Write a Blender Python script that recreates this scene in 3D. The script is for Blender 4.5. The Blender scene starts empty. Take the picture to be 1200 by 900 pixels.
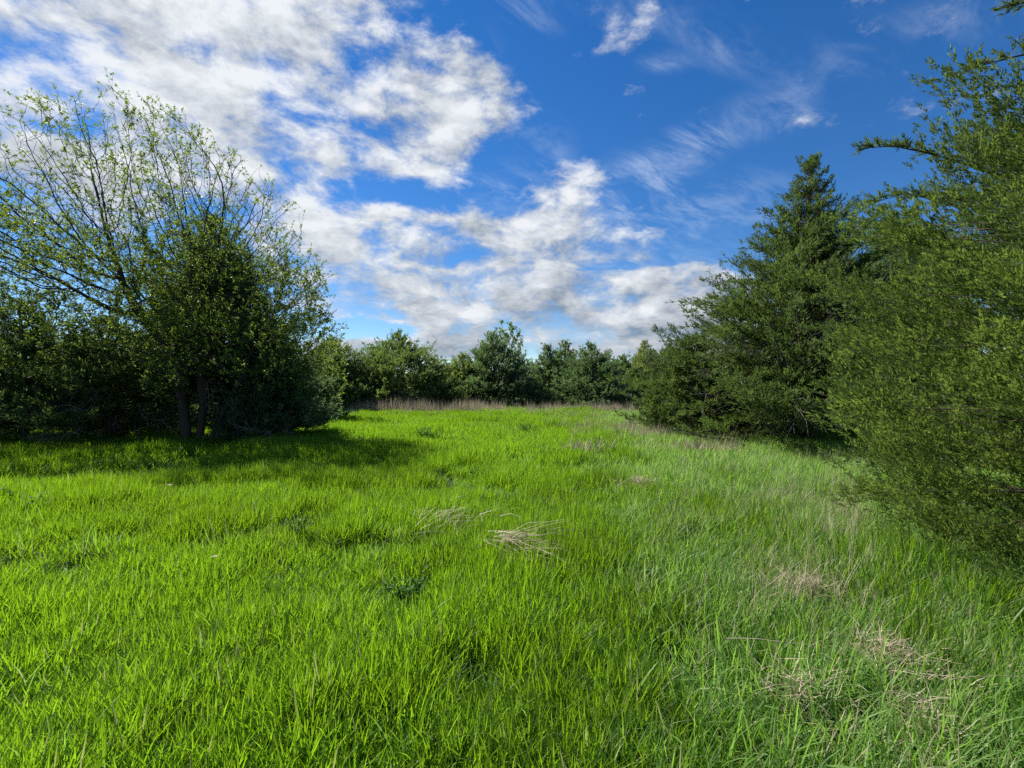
import bpy, math
import numpy as np
from math import radians as R, pi
from mathutils import Vector

S = bpy.context.scene
COL = S.collection
RNG = np.random.default_rng(11)

# ------------------------------------------------------------------ camera
FPX, CXP, HORIZON, CAM_H = 560.0, 600.0, 455.0, 1.55
cam_d = bpy.data.cameras.new('camera')
cam_d.sensor_width = 36.0
cam_d.lens = 36.0 * FPX / 1200.0
cam_d.clip_start, cam_d.clip_end = 0.05, 3000.0
cam = bpy.data.objects.new('camera', cam_d)
cam.location = (0, 0, CAM_H)
cam.rotation_euler = (R(90.0) + math.atan((HORIZON - 450.0) / FPX), 0, 0)
COL.objects.link(cam)
S.camera = cam

# ------------------------------------------------------------------ light and exposure
SUN_AZ, SUN_EL = R(-56.0), R(47.0)          # azimuth from +Y (towards +X), elevation
S.view_settings.view_transform = 'Standard'
S.view_settings.look = 'None'
S.view_settings.gamma = 1.0
S.view_settings.exposure = 0.88
S.cycles.max_bounces = 10
S.cycles.diffuse_bounces = 7
S.cycles.glossy_bounces = 2
S.cycles.transmission_bounces = 4
S.cycles.use_denoising = False
S.cycles.sample_clamp_indirect = 6.0

sun_dir = Vector((math.sin(SUN_AZ) * math.cos(SUN_EL), math.cos(SUN_AZ) * math.cos(SUN_EL), math.sin(SUN_EL)))
sd = bpy.data.lights.new('sun', 'SUN')
sd.energy = 5.0
sd.angle = R(0.5)
sd.color = (1.0, 0.95, 0.86)
sun = bpy.data.objects.new('sun', sd)
sun.rotation_euler = sun_dir.to_track_quat('Z', 'Y').to_euler()
sun.location = (-30, 30, 40)
COL.objects.link(sun)


class Nodes:
    """short hand for building node trees"""
    def __init__(self, nt):
        self.nt = nt
        nt.nodes.clear()

    def new(self, kind, **kw):
        n = self.nt.nodes.new(kind)
        for k, v in kw.items():
            setattr(n, k, v)
        return n

    def put(self, sock, v):
        if v is None:
            return
        if hasattr(v, 'node'):
            self.nt.links.new(v, sock)
        else:
            sock.default_value = v

    def m(self, op, a, b=None, c=None, clamp=False):
        n = self.new('ShaderNodeMath', operation=op, use_clamp=clamp)
        self.put(n.inputs[0], a); self.put(n.inputs[1], b); self.put(n.inputs[2], c)
        return n.outputs[0]

    def v(self, op, a, b=None):
        n = self.new('ShaderNodeVectorMath', operation=op)
        self.put(n.inputs[0], a); self.put(n.inputs[1], b)
        return n.outputs['Value'] if op in ('LENGTH', 'DOT_PRODUCT', 'DISTANCE') else n.outputs[0]

    def rng(self, x, a, b, c, d, smooth=False):
        n = self.new('ShaderNodeMapRange', interpolation_type='SMOOTHSTEP' if smooth else 'LINEAR', clamp=True)
        for k, q in enumerate((x, a, b, c, d)):
            self.put(n.inputs[k], q)
        return n.outputs[0]

    def mix(self, f, a, b, mode='MIX'):
        n = self.new('ShaderNodeMix', data_type='RGBA', blend_type=mode)
        n.clamp_factor = True
        self.put(n.inputs[0], f); self.put(n.inputs[6], a); self.put(n.inputs[7], b)
        return n.outputs[2]

    def noise(self, vec, scale, detail=4.0, rough=0.5, dist=0.0, dim='3D', out=0):
        n = self.new('ShaderNodeTexNoise', noise_dimensions=dim)
        self.put(n.inputs['Vector'], vec)
        n.inputs['Scale'].default_value = scale
        n.inputs['Detail'].default_value = detail
        n.inputs['Roughness'].default_value = rough
        n.inputs['Distortion'].default_value = dist
        return n.outputs[out]


def c4(r, g, b):
    return (r, g, b, 1.0)


# ------------------------------------------------------------------ sky with its clouds
SHELL = 0.11           # keeps the cloud layer from running to infinity at the horizon


def cloud_xy(px, py):
    """where the cloud layer stands in the direction of a point of the view"""
    d = np.array([(px - CXP) / FPX, 1.0, max((HORIZON - py) / FPX, 0.0)])
    d /= np.linalg.norm(d)
    return np.array([d[0], d[1]]) / (d[2] + SHELL)


# cloud masses on the layer: centre, half sizes, tilt, weight
MASSES = [
    (130, 40, 420, 170, 0, .75), (380, 100, 270, 130, 12, .75), (520, 150, 130, 90, 0, .65), (250, 185, 300, 80, 5, .55),
    (40, 230, 220, 110, 0, .5),
    (420, 285, 200, 80, 8, .8), (540, 315, 230, 60, 4, .7), (470, 355, 200, 45, 3, .75), (655, 270, 110, 60, -10, .55),
    (660, 215, 60, 50, -60, .45), (735, 337, 130, 40, -4, 1.0), (830, 352, 100, 34, 0, .9), (640, 380, 200, 24, 0, .7), (580, 408, 340, 20, 0, .95),
    (760, 398, 180, 24, 0, .8), (860, 400, 200, 24, 0, .5), (580, 345, 120, 30, 0, .4),
    (480, 232, 130, 26, 4, -.55), (60, 140, 130, 30, 3, -.55), (385, 55, 70, 38, 20, -.45), (240, 95, 110, 26, 15, -.4), (470, 30, 60, 60, 0, -.3),
    (430, 386, 80, 12, 0, -.7), (720, 312, 80, 8, -3, -.5), (590, 240, 40, 20, 0, -.2), (270, 20, 60, 20, 20, -.2),
]
WISPS = [
    (850, 50, 80, 40, 25, .8), (780, 72, 40, 18, 0, .7), (620, 10, 60, 40, 20, .7), (790, 185, 130, 32, -30, 1.0), (720, 232, 110, 45, -25, .9), (590, 228, 60, 40, 0, .8), (830, 245, 130, 40, -8, .9),
    (920, 135, 70, 30, -30, .6), (1000, 70, 120, 60, -20, .4), (1150, 20, 120, 40, -10, .5), (560, 70, 40, 50, 60, .7), (640, 170, 50, 40, 50, .6), (740, 300, 160, 40, 0, .6), (770, 10, 90, 40, 0, .5),
]


def build_sky():
    w = bpy.data.worlds.new('World')
    S.world = w
    w.use_nodes = True
    N = Nodes(w.node_tree)
    sky = N.new('ShaderNodeTexSky', sky_type='NISHITA')
    sky.sun_disc = False
    sky.sun_elevation = SUN_EL
    sky.sun_rotation = SUN_AZ
    sky.altitude = 300
    sky.air_density = 1.0
    sky.dust_density = 0.0
    sky.ozone_density = 4.0
    hs = N.new('ShaderNodeHueSaturation')
    hs.inputs['Hue'].default_value = 0.507
    hs.inputs['Saturation'].default_value = 1.30
    hs.inputs['Value'].default_value = 0.72
    N.put(hs.inputs['Color'], sky.outputs[0])
    dirv = N.new('ShaderNodeTexCoord').outputs['Generated']
    sep = N.new('ShaderNodeSeparateXYZ')
    N.put(sep.inputs[0], dirv)
    zz = N.m('ADD', N.m('MAXIMUM', sep.outputs[2], 0.0), SHELL)
    cb = N.new('ShaderNodeCombineXYZ')
    N.put(cb.inputs[0], N.m('DIVIDE', sep.outputs[0], zz))
    N.put(cb.inputs[1], N.m('DIVIDE', sep.outputs[1], zz))
    p = cb.outputs[0]

    def field(p, blobs, base):
        acc = base
        for px, py, rx, ry, ang, wt in blobs:
            c = cloud_xy(px, py)
            a = R(ang)
            ax = np.array([math.cos(a), math.sin(a)]); ay = np.array([-math.sin(a), math.cos(a)])
            e = min(4.0, ry * .3)
            J = np.stack([(cloud_xy(px + ax[0] * e, py + ax[1] * e) - cloud_xy(px - ax[0] * e, py - ax[1] * e)) / (2 * e) * rx,
                          (cloud_xy(px + ay[0] * e, py + ay[1] * e) - cloud_xy(px - ay[0] * e, py - ay[1] * e)) / (2 * e) * ry], 1)
            U, sv, _ = np.linalg.svd(J)
            mp = N.new('ShaderNodeMapping', vector_type='TEXTURE')
            N.put(mp.inputs[0], p)
            mp.inputs['Location'].default_value = (c[0], c[1], 0)
            mp.inputs['Rotation'].default_value = (0, 0, math.atan2(U[1, 0], U[0, 0]))
            mp.inputs['Scale'].default_value = (sv[0], sv[1], 1)
            acc = N.m('ADD', acc, N.rng(N.v('LENGTH', mp.outputs[0]), 0.0, 1.25, wt, 0.0, True))
        return acc

    def overhead(acc, spots):
        # more broken cloud, added unseen overhead and behind for brighter fill light
        for x, y, rad, wt in spots:
            acc = N.m('ADD', acc, N.rng(N.v('LENGTH', N.v('SUBTRACT', p, (x, y, 0))), 0.0, rad, wt, 0.0, True))
        return acc

    warp = N.noise(p, 2.2, 3, .55, out=1)
    pw = N.v('ADD', p, N.v('MULTIPLY', N.v('SUBTRACT', warp, (.5, .5, .5)), (.22, .22, 0)))
    cov = overhead(field(pw, MASSES, -.16), [(-.5, -1.6, 1.6, .8), (2.2, -2.2, 1.6, .7), (-3.2, -1.2, 2.0, .8), (.6, -4.5, 2.0, .7), (-2.6, -4.6, 2.0, .7), (4.6, -.8, 1.5, .6)])
    cov = N.m('MINIMUM', cov, .39)

    def dens(q, detail):
        big = N.noise(q, 4.2, 3, .5)
        fine = N.noise(q, 10.0, detail, .64, .1)
        return N.m('ADD', N.m('MULTIPLY', N.m('SUBTRACT', big, .5), 1.3), N.m('MULTIPLY', N.m('SUBTRACT', fine, .5), 1.6))

    # heaps of cloud: cells as wide as they look tall, a little flattened
    heap = N.v('ADD', N.v('MULTIPLY', dirv, (1, 1, 1.8)), N.v('MULTIPLY', N.v('SUBTRACT', warp, (.5, .5, .5)), (.06, .06, .06)))
    d0 = N.m('ADD', cov, dens(heap, 9))
    towards = tuple(.035 * k for k in (sun_dir[0], sun_dir[1], sun_dir[2] * 1.8))
    d1 = N.m('ADD', cov, dens(N.v('ADD', heap, towards), 5))
    alpha = N.rng(d0, .0, .50, 0, 1, True)
    # lit edge towards the sun, grey where the layer is thick
    lit = N.m('MULTIPLY', N.m('SUBTRACT', d0, d1), 1.2)
    thick = N.rng(d0, .55, 1.35, 0, 1, True)
    lum = N.m('ADD', N.m('SUBTRACT', 0.53, N.m('MULTIPLY', thick, .34)), lit)
    soft = N.noise(heap, 7.0, 5, .6)
    lum = N.m('ADD', lum, N.m('MULTIPLY', N.m('SUBTRACT', soft, .5), 1.15))
    # brighter close to the sun, greyer undersides far from it
    sdot = N.v('DOT_PRODUCT', dirv, tuple(sun_dir))
    lum = N.m('ADD', lum, N.rng(sdot, .1, .95, -.12, .18))
    # far banks are seen from below and from their shaded side
    lum = N.m('ADD', lum, N.rng(sep.outputs[2], .03, .26, -.16, .0))
    lum = N.m('MAXIMUM', N.m('MINIMUM', lum, 1.0), .0)
    ccol = N.mix(lum, c4(.125, .155, .20), c4(.47, .49, .515))
    # thin high wisps
    wf = field(p, WISPS, -.05)
    st = N.new('ShaderNodeMapping', vector_type='TEXTURE')
    N.put(st.inputs[0], p)
    st.inputs['Rotation'].default_value = (0, 0, R(35))
    st.inputs['Scale'].default_value = (2.4, 1.0, 1)
    wn = N.noise(st.outputs[0], 6.5, 9, .68, .6)
    wa = N.m('MULTIPLY', N.rng(wn, .40, .72, 0, 1, True), N.m('MAXIMUM', N.m('MINIMUM', wf, 1.0), .0))
    base = N.mix(N.m('MULTIPLY', wa, .40), None, c4(.44, .50, .57))
    mixn = base.node
    scl = N.v('MULTIPLY', hs.outputs[0], (.100, .100, .100))
    N.put(mixn.inputs[6], scl)
    out = N.mix(alpha, base, ccol)
    bg = N.new('ShaderNodeBackground')
    N.put(bg.inputs[0], out)
    bg.inputs[1].default_value = 1.0
    # the scale of .09 for the sky sits before the clouds are mixed in
    wo = N.new('ShaderNodeOutputWorld')
    N.put(wo.inputs[0], bg.outputs[0])
    w.cycles.sampling_method = 'MANUAL'
    w.cycles.sample_map_resolution = 512


build_sky()


# ------------------------------------------------------------------ materials
def plant_material(name, dark, light, trans, tmix=.3, rough=.55, spec=.3, inst=False, wear=None):
    """leaf: base colour between two tones by the 'tint' attribute, plus light coming through"""
    m = bpy.data.materials.new(name)
    m.use_nodes = True
    N = Nodes(m.node_tree)
    at = N.new('ShaderNodeAttribute', attribute_name='tint')
    f = at.outputs['Fac']
    if inst:
        ai = N.new('ShaderNodeAttribute', attribute_name='patch', attribute_type='INSTANCER')
        f = N.m('ADD', N.m('MULTIPLY', f, .55), N.m('MULTIPLY', ai.outputs['Fac'], .6), clamp=True)
    col = N.mix(f, c4(*dark), c4(*light))
    tcol = N.mix(f, c4(*[t * .6 for t in trans]), c4(*trans))
    if wear:
        dry = N.new('ShaderNodeAttribute', attribute_name='dry')
        col = N.mix(dry.outputs['Fac'], col, c4(*wear))
        tcol = N.mix(dry.outputs['Fac'], tcol, c4(*[t * .8 for t in wear]))
    pb = N.new('ShaderNodeBsdfPrincipled')
    N.put(pb.inputs['Base Color'], col)
    pb.inputs['Roughness'].default_value = rough
    pb.inputs['Specular IOR Level'].default_value = spec
    tr = N.new('ShaderNodeBsdfTranslucent')
    N.put(tr.inputs[0], tcol)
    mx = N.new('ShaderNodeMixShader')
    mx.inputs[0].default_value = tmix
    N.put(mx.inputs[1], pb.outputs[0]); N.put(mx.inputs[2], tr.outputs[0])
    N.put(N.new('ShaderNodeOutputMaterial').inputs[0], mx.outputs[0])
    return m


def bark_material(name, a, b, scale=9.0):
    m = bpy.data.materials.new(name)
    m.use_nodes = True
    N = Nodes(m.node_tree)
    tc = N.new('ShaderNodeTexCoord').outputs['Object']
    st = N.v('MULTIPLY', tc, (1, 1, .22))
    n1 = N.noise(st, scale, 6, .65, .4)
    n2 = N.noise(tc, 1.7, 3)
    f = N.m('ADD', N.m('MULTIPLY', N.rng(n1, .3, .7, 0, 1), .7), N.m('MULTIPLY', n2, .3))
    pb = N.new('ShaderNodeBsdfPrincipled')
    N.put(pb.inputs['Base Color'], N.mix(f, c4(*a), c4(*b)))
    pb.inputs['Roughness'].default_value = .9
    bp = N.new('ShaderNodeBump')
    bp.inputs['Strength'].default_value = .7
    bp.inputs['Distance'].default_value = .02
    N.put(bp.inputs['Height'], n1)
    N.put(pb.inputs['Normal'], bp.outputs[0])
    N.put(N.new('ShaderNodeOutputMaterial').inputs[0], pb.outputs[0])
    return m


M_GRASS = plant_material('lush_grass', (.032, .070, .009), (.120, .235, .018), (.33, .60, .016), .50, .5, .26, True, (.42, .38, .20))
M_COARSE = plant_material('coarse_grass', (.055, .128, .028), (.185, .325, .078), (.37, .67, .08), .50, .48, .38, True, (.50, .44, .28))
M_DRY = plant_material('dry_straw', (.34, .285, .185), (.60, .53, .38), (.42, .35, .23), .30, .6, .3, True)
M_STRAW = plant_material('bleached_straw', (.30, .25, .155), (.50, .43, .30), (.34, .28, .18), .25, .55, .3)
M_WEED = plant_material('weed_leaf', (.030, .085, .014), (.075, .165, .024), (.18, .38, .03), .42, .6, .12)
M_CEDAR_NEAR = plant_material('olive_cedar_scale', (.024, .050, .012), (.132, .186, .046), (.26, .38, .06), .42, .6, .25)
M_CEDAR = plant_material('green_cedar_scale', (.027, .054, .018), (.102, .152, .050), (.22, .33, .07), .43, .6, .25)
M_CEDAR_MID = plant_material('deep_green_cedar_scale', (.021, .043, .015), (.095, .135, .040), (.17, .26, .05), .40, .6, .25)
M_CEDAR_BLUE = plant_material('blue_green_cedar_scale', (.025, .052, .026), (.088, .142, .064), (.20, .32, .10), .43, .6, .25)
M_CEDAR_OLIVE = plant_material('yellowish_cedar_scale', (.050, .072, .018), (.160, .195, .056), (.34, .43, .09), .46, .6, .25)
M_LEAF = plant_material('young_leaf', (.040, .080, .014), (.110, .170, .028), (.34, .48, .045), .44, .45, .35)
M_BARK = bark_material('grey_brown_bark', (.017, .014, .012), (.055, .046, .039))
M_CBARK = bark_material('cedar_bark', (.05, .038, .03), (.17, .135, .11), 14)
M_DEAD = bark_material('weathered_dead_wood', (.10, .09, .08), (.30, .28, .25), 14)


# ------------------------------------------------------------------ helpers for meshes and objects
def mesh(name, V, F, mat, attrs=None, smooth=True):
    """F: list of index arrays, each (n, k) with one k"""
    me = bpy.data.meshes.new(name)
    V = np.asarray(V, np.float32)
    F = [np.asarray(f, np.int32) for f in F if len(f)]
    loops = np.concatenate([f.ravel() for f in F])
    tot = np.concatenate([np.full(len(f), f.shape[1], np.int32) for f in F])
    st = np.concatenate([[0], np.cumsum(tot)[:-1]]).astype(np.int32)
    me.vertices.add(len(V)); me.vertices.foreach_set('co', V.ravel())
    me.loops.add(len(loops)); me.loops.foreach_set('vertex_index', loops)
    me.polygons.add(len(tot)); me.polygons.foreach_set('loop_start', st); me.polygons.foreach_set('loop_total', tot)
    me.polygons.foreach_set('use_smooth', np.full(len(tot), smooth, bool))
    me.materials.append(mat)
    for k, a in (attrs or {}).items():
        at = me.attributes.new(k, 'FLOAT', 'POINT')
        at.data.foreach_set('value', np.asarray(a, np.float32))
    me.update(calc_edges=True)
    return me


def obj(name, me, parent=None, loc=None):
    o = bpy.data.objects.new(name, me)
    COL.objects.link(o)
    if parent is not None:
        o.parent = parent
    if loc is not None:
        o.location = loc
    return o


def tag(o, label, cat, group=None, kind=None):
    if label: o['label'] = label
    if cat: o['category'] = cat
    if group: o['group'] = group
    if kind: o['kind'] = kind
    return o


def thing(name, loc, label, cat, group=None):
    o = bpy.data.objects.new(name, None)
    o.empty_display_size = .3
    COL.objects.link(o)
    o.location = loc
    return tag(o, label, cat, group)


def unit(v):
    return v / np.maximum(np.linalg.norm(v, axis=-1, keepdims=True), 1e-9)


def frames(d):
    """two directions at right angles to each d"""
    ref = np.where(np.abs(d[:, 2:3]) > .9, np.array([[1., 0, 0]]), np.array([[0, 0, 1.]]))
    a = unit(np.cross(d, ref))
    return a, np.cross(d, a)


def segs(P0, P1, R0, R1, n=4):
    """loose tapered segments"""
    P0, P1 = np.asarray(P0, float), np.asarray(P1, float)
    a, b = frames(unit(P1 - P0))
    th = np.arange(n) * 2 * pi / n
    ring = a[:, None, :] * np.cos(th)[None, :, None] + b[:, None, :] * np.sin(th)[None, :, None]
    V = np.concatenate([P0[:, None] + ring * np.asarray(R0)[:, None, None], P1[:, None] + ring * np.asarray(R1)[:, None, None]], 1)
    k = np.arange(n); k2 = (k + 1) % n
    q = np.stack([k, k2, k2 + n, k + n], 1)
    F = (np.arange(len(P0)) * 2 * n)[:, None, None] + q[None]
    return V.reshape(-1, 3), F.reshape(-1, 4)


def sweep(P, rad, n=8, wob=0.0, seed=0):
    """one continuous tapered tube along P"""
    P = np.asarray(P, float); rad = np.asarray(rad, float)
    d = unit(np.gradient(P, axis=0))
    a0 = np.array([1., 0, 0]) if abs(d[0, 0]) < .9 else np.array([0, 1., 0])
    r = np.random.default_rng(seed)
    V = []
    for i in range(len(P)):
        a0 = a0 - d[i] * a0.dot(d[i]); a0 /= np.linalg.norm(a0)
        b0 = np.cross(d[i], a0)
        th = np.arange(n) * 2 * pi / n
        rr = rad[i] * (1 + wob * r.uniform(-1, 1, n))
        V.append(P[i] + (np.cos(th) * rr)[:, None] * a0 + (np.sin(th) * rr)[:, None] * b0)
    V = np.concatenate(V)
    k = np.arange(n); k2 = (k + 1) % n
    q = np.stack([k, k2, k2 + n, k + n], 1)
    F = (np.arange(len(P) - 1) * n)[:, None, None] + q[None]
    tip = np.arange(n)[None] + (len(P) - 1) * n
    return V, F.reshape(-1, 4), tip


def smooth_noise(x, y, seed=0, scale=1.0):
    """cheap value noise on numpy arrays, 0..1"""
    x = np.asarray(x, float) * scale; y = np.asarray(y, float) * scale
    xi, yi = np.floor(x).astype(np.int64), np.floor(y).astype(np.int64)
    fx, fy = x - xi, y - yi
    fx, fy = fx * fx * (3 - 2 * fx), fy * fy * (3 - 2 * fy)

    def h(i, j):
        n = (i * 374761393 + j * 668265263 + seed * 1442695041) & 0x7fffffff
        n = ((n ^ (n >> 13)) * 1274126177) & 0x7fffffff
        return ((n ^ (n >> 16)) & 0xffff) / 65535.0
    return (h(xi, yi) * (1 - fx) + h(xi + 1, yi) * fx) * (1 - fy) + (h(xi, yi + 1) * (1 - fx) + h(xi + 1, yi + 1) * fx) * fy


def ground_z(x, y):
    x = np.asarray(x, float); y = np.asarray(y, float)
    z = .16 * (smooth_noise(x, y, 3, .16) - .5) + .16 * (smooth_noise(x, y, 5, .55) - .5) + .07 * (smooth_noise(x, y, 6, 1.3) - .5)
    z = z + .22 * np.exp(-((y - 24) / 9) ** 2) * np.exp(-((x + 4) / 12) ** 2)
    return z * np.clip((np.hypot(x, y) - .5) / 3, 0, 1)


def at(px, Y):
    """point of the ground seen in column px at distance Y"""
    x = (px - CXP) / FPX * Y
    return (x, Y, float(ground_z(x, Y)))


def top_h(py, Y):
    return CAM_H + (HORIZON - py) / FPX * Y


# ------------------------------------------------------------------ ground
def build_ground():
    g = np.concatenate([-np.geomspace(900, 46, 14), np.linspace(-45, 45, 141), np.geomspace(46, 900, 14)])
    gy = np.concatenate([-np.geomspace(900, 16, 10), np.linspace(-15, 60, 151), np.geomspace(61, 900, 14)])
    X, Y = np.meshgrid(g, gy)
    Z = ground_z(X, Y)
    nx, ny = len(g), len(gy)
    i = np.arange(nx - 1)[None] + (np.arange(ny - 1) * nx)[:, None]
    F = np.stack([i, i + 1, i + nx + 1, i + nx], -1).reshape(-1, 4)
    m = bpy.data.materials.new('meadow_soil')
    m.use_nodes = True
    N = Nodes(m.node_tree)
    tc = N.new('ShaderNodeTexCoord').outputs['Object']
    n1 = N.noise(tc, 1.3, 6, .6); n2 = N.noise(tc, 22, 5, .6)
    col = N.mix(N.rng(n1, .35, .65, 0, 1), c4(.030, .055, .012), c4(.05, .09, .015))
    col = N.mix(N.rng(n2, .5, .75, 0, .8), col, c4(.075, .060, .038))
    pb = N.new('ShaderNodeBsdfPrincipled')
    N.put(pb.inputs['Base Color'], col)
    pb.inputs['Roughness'].default_value = .95
    bp = N.new('ShaderNodeBump'); bp.inputs['Strength'].default_value = .6; bp.inputs['Distance'].default_value = .05
    N.put(bp.inputs['Height'], n2); N.put(pb.inputs['Normal'], bp.outputs[0])
    N.put(N.new('ShaderNodeOutputMaterial').inputs[0], pb.outputs[0])
    o = obj('ground', mesh('ground', np.stack([X, Y, Z], -1).reshape(-1, 3), [F], m))
    tag(o, 'soil of the meadow under the grass', None, kind='structure')


build_ground()


# ------------------------------------------------------------------ grass
def blades(n, rad, h, w, lean, bend, seed, nseg=4, wind=(.0, .0), dry=0.0, straight=False):
    """ribbons that rise, lean and arch over; returns V, F, attributes"""
    r = np.random.default_rng(seed)
    a = r.uniform(0, 2 * pi, n); q = rad * np.sqrt(r.uniform(0, 1, n))
    root = np.stack([q * np.cos(a), q * np.sin(a), np.full(n, -.02)], 1)
    L = h * r.uniform(.55, 1.15, n)
    W = w * r.uniform(.7, 1.25, n)
    az = r.uniform(0, 2 * pi, n)
    hd = np.stack([np.cos(az), np.sin(az), np.zeros(n)], 1) + np.array([wind[0], wind[1], 0])
    hd = unit(hd)
    e0 = np.abs(r.normal(0, lean, n))                     # start angle off the vertical
    e1 = e0 + bend * r.uniform(.15, 1.6, n) ** 1.5        # end angle
    # the flat of a blade faces a random way
    fa = az + pi / 2 + r.normal(0, .7, n)
    side = np.stack([np.cos(fa), np.sin(fa), np.zeros(n)], 1)
    P = root.copy()
    rows = []
    for s in range(nseg):
        t = s / nseg
        wid = W * (1.0 if s else .75) * (1 - t ** 2.2 * .55)
        rows.append(np.stack([P - side * wid[:, None] / 2, P + side * wid[:, None] / 2], 1))
        ang = e0 + (e1 - e0) * ((s + .6) / nseg)
        P = P + (hd * np.sin(ang)[:, None] + np.array([0, 0, 1.]) * np.cos(ang)[:, None]) * (L / nseg)[:, None]
    V = np.concatenate([np.concatenate(rows, 1), P[:, None]], 1)
    nv = 2 * nseg + 1
    base = (np.arange(n) * nv)[:, None]
    Fq = np.concatenate([base + np.array([2 * s, 2 * s + 1, 2 * s + 3, 2 * s + 2]) for s in range(nseg - 1)], 0)
    Ft = base + np.array([2 * nseg - 2, 2 * nseg - 1, 2 * nseg])
    tint = np.repeat(r.uniform(0, 1, n), nv)
    dr = np.repeat((r.uniform(0, 1, n) < dry) * r.uniform(.5, 1, n), nv)
    return V.reshape(-1, 3), [Fq, Ft], {'tint': tint, 'dry': dr}


def source_collection(name, meshes):
    c = bpy.data.collections.new(name)
    for k, me in enumerate(meshes):
        o = bpy.data.objects.new('%s_tuft' % name, me)
        o['kind'] = 'stuff'
        c.objects.link(o)
    return c


def scatter(name, label, P, scale, rotz, tilt, pick, patch, coll, nvar):
    """one object whose points carry the tufts"""
    me = bpy.data.meshes.new(name)
    n = len(P)
    me.vertices.add(n); me.vertices.foreach_set('co', np.asarray(P, np.float32).ravel())
    for k, a in (('patch', patch),):
        q = me.attributes.new(k, 'FLOAT', 'POINT'); q.data.foreach_set('value', np.asarray(a, np.float32))
    q = me.attributes.new('pick', 'INT', 'POINT'); q.data.foreach_set('value', np.asarray(pick, np.int32))
    q = me.attributes.new('turn', 'FLOAT_VECTOR', 'POINT')
    q.data.foreach_set('vector', np.stack([tilt[0], tilt[1], rotz], 1).astype(np.float32).ravel())
    q = me.attributes.new('size', 'FLOAT_VECTOR', 'POINT'); q.data.foreach_set('vector', np.asarray(scale, np.float32).ravel())
    o = obj(name, me)
    tag(o, label, None, kind='stuff')
    ng = bpy.data.node_groups.new(name, 'GeometryNodeTree')
    ng.interface.new_socket('Geometry', in_out='INPUT', socket_type='NodeSocketGeometry')
    ng.interface.new_socket('Geometry', in_out='OUTPUT', socket_type='NodeSocketGeometry')
    gi, go = ng.nodes.new('NodeGroupInput'), ng.nodes.new('NodeGroupOutput')
    ci = ng.nodes.new('GeometryNodeCollectionInfo')
    ci.inputs['Collection'].default_value = coll
    ci.inputs['Separate Children'].default_value = True
    ci.inputs['Reset Children'].default_value = True
    ip = ng.nodes.new('GeometryNodeInstanceOnPoints')

    def named(nm, ty):
        a = ng.nodes.new('GeometryNodeInputNamedAttribute'); a.data_type = ty
        a.inputs['Name'].default_value = nm
        return a.outputs['Attribute']
    L = ng.links.new
    L(gi.outputs[0], ip.inputs['Points']); L(ci.outputs[0], ip.inputs['Instance'])
    ip.inputs['Pick Instance'].default_value = True
    L(named('pick', 'INT'), ip.inputs['Instance Index'])
    er = ng.nodes.new('FunctionNodeEulerToRotation')
    L(named('turn', 'FLOAT_VECTOR'), er.inputs[0]); L(er.outputs[0], ip.inputs['Rotation'])
    L(named('size', 'FLOAT_VECTOR'), ip.inputs['Scale'])
    L(ip.outputs[0], go.inputs[0])
    md = o.modifiers.new('tufts', 'NODES'); md.node_group = ng
    return o


def field_points(dens0, d_full, power, y_max, seed):
    """points over the meadow in view and some way beyond its sides, thinner far away"""
    r = np.random.default_rng(seed)
    out = []
    edges = np.concatenate([[.7], np.geomspace(1.5, y_max, 26)])
    for d0, d1 in zip(edges[:-1], edges[1:]):
        dm = (d0 + d1) / 2
        dn = dens0 * min(1.0, (d_full / dm) ** power)
        half = 1.12 if dm > 4 else 1.35
        n = int(dn * half * (d1 * d1 - d0 * d0))
        a = r.uniform(-half, half, n); d = np.sqrt(r.uniform(d0 * d0, d1 * d1, n))
        out.append(np.stack([d * np.sin(a), d * np.cos(a)], 1))
    return np.concatenate(out)


def coarse_side(x, y):
    """0 in the lush middle, 1 in the rank grass beside the cedars"""
    b = .75 + .14 * y + 1.1 * (smooth_noise(x, y, 9, .5) - .5) + .6 * (smooth_noise(x, y, 10, 1.4) - .5)
    return np.clip((x - b) / 1.6 + .5, 0, 1)


HOLES = [(480, 667, .30), (15, 640, .35), (700, 560, .3), (505, 507, .8), (615, 500, .9), (850, 745, .25), (350, 600, .3), (240, 560, .4), (690, 545, .3), (560, 750, .2), (90, 640, .25), (1075, 850, .3)]


def depth_of(py, h=.25):
    return (CAM_H - h) * FPX / (py - HORIZON)


def hollow(x, y):
    f = np.zeros_like(x)
    for px, py, rr in HOLES:
        Y = depth_of(py)
        f = np.maximum(f, np.exp(-(((x - (px - CXP) / FPX * Y) / rr) ** 2 + ((y - Y) / (rr * 1.2)) ** 2)))
    f = np.maximum(f, np.clip((smooth_noise(x, y, 21, 1.1) - .70) * 4.5, 0, .95))
    return f


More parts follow.
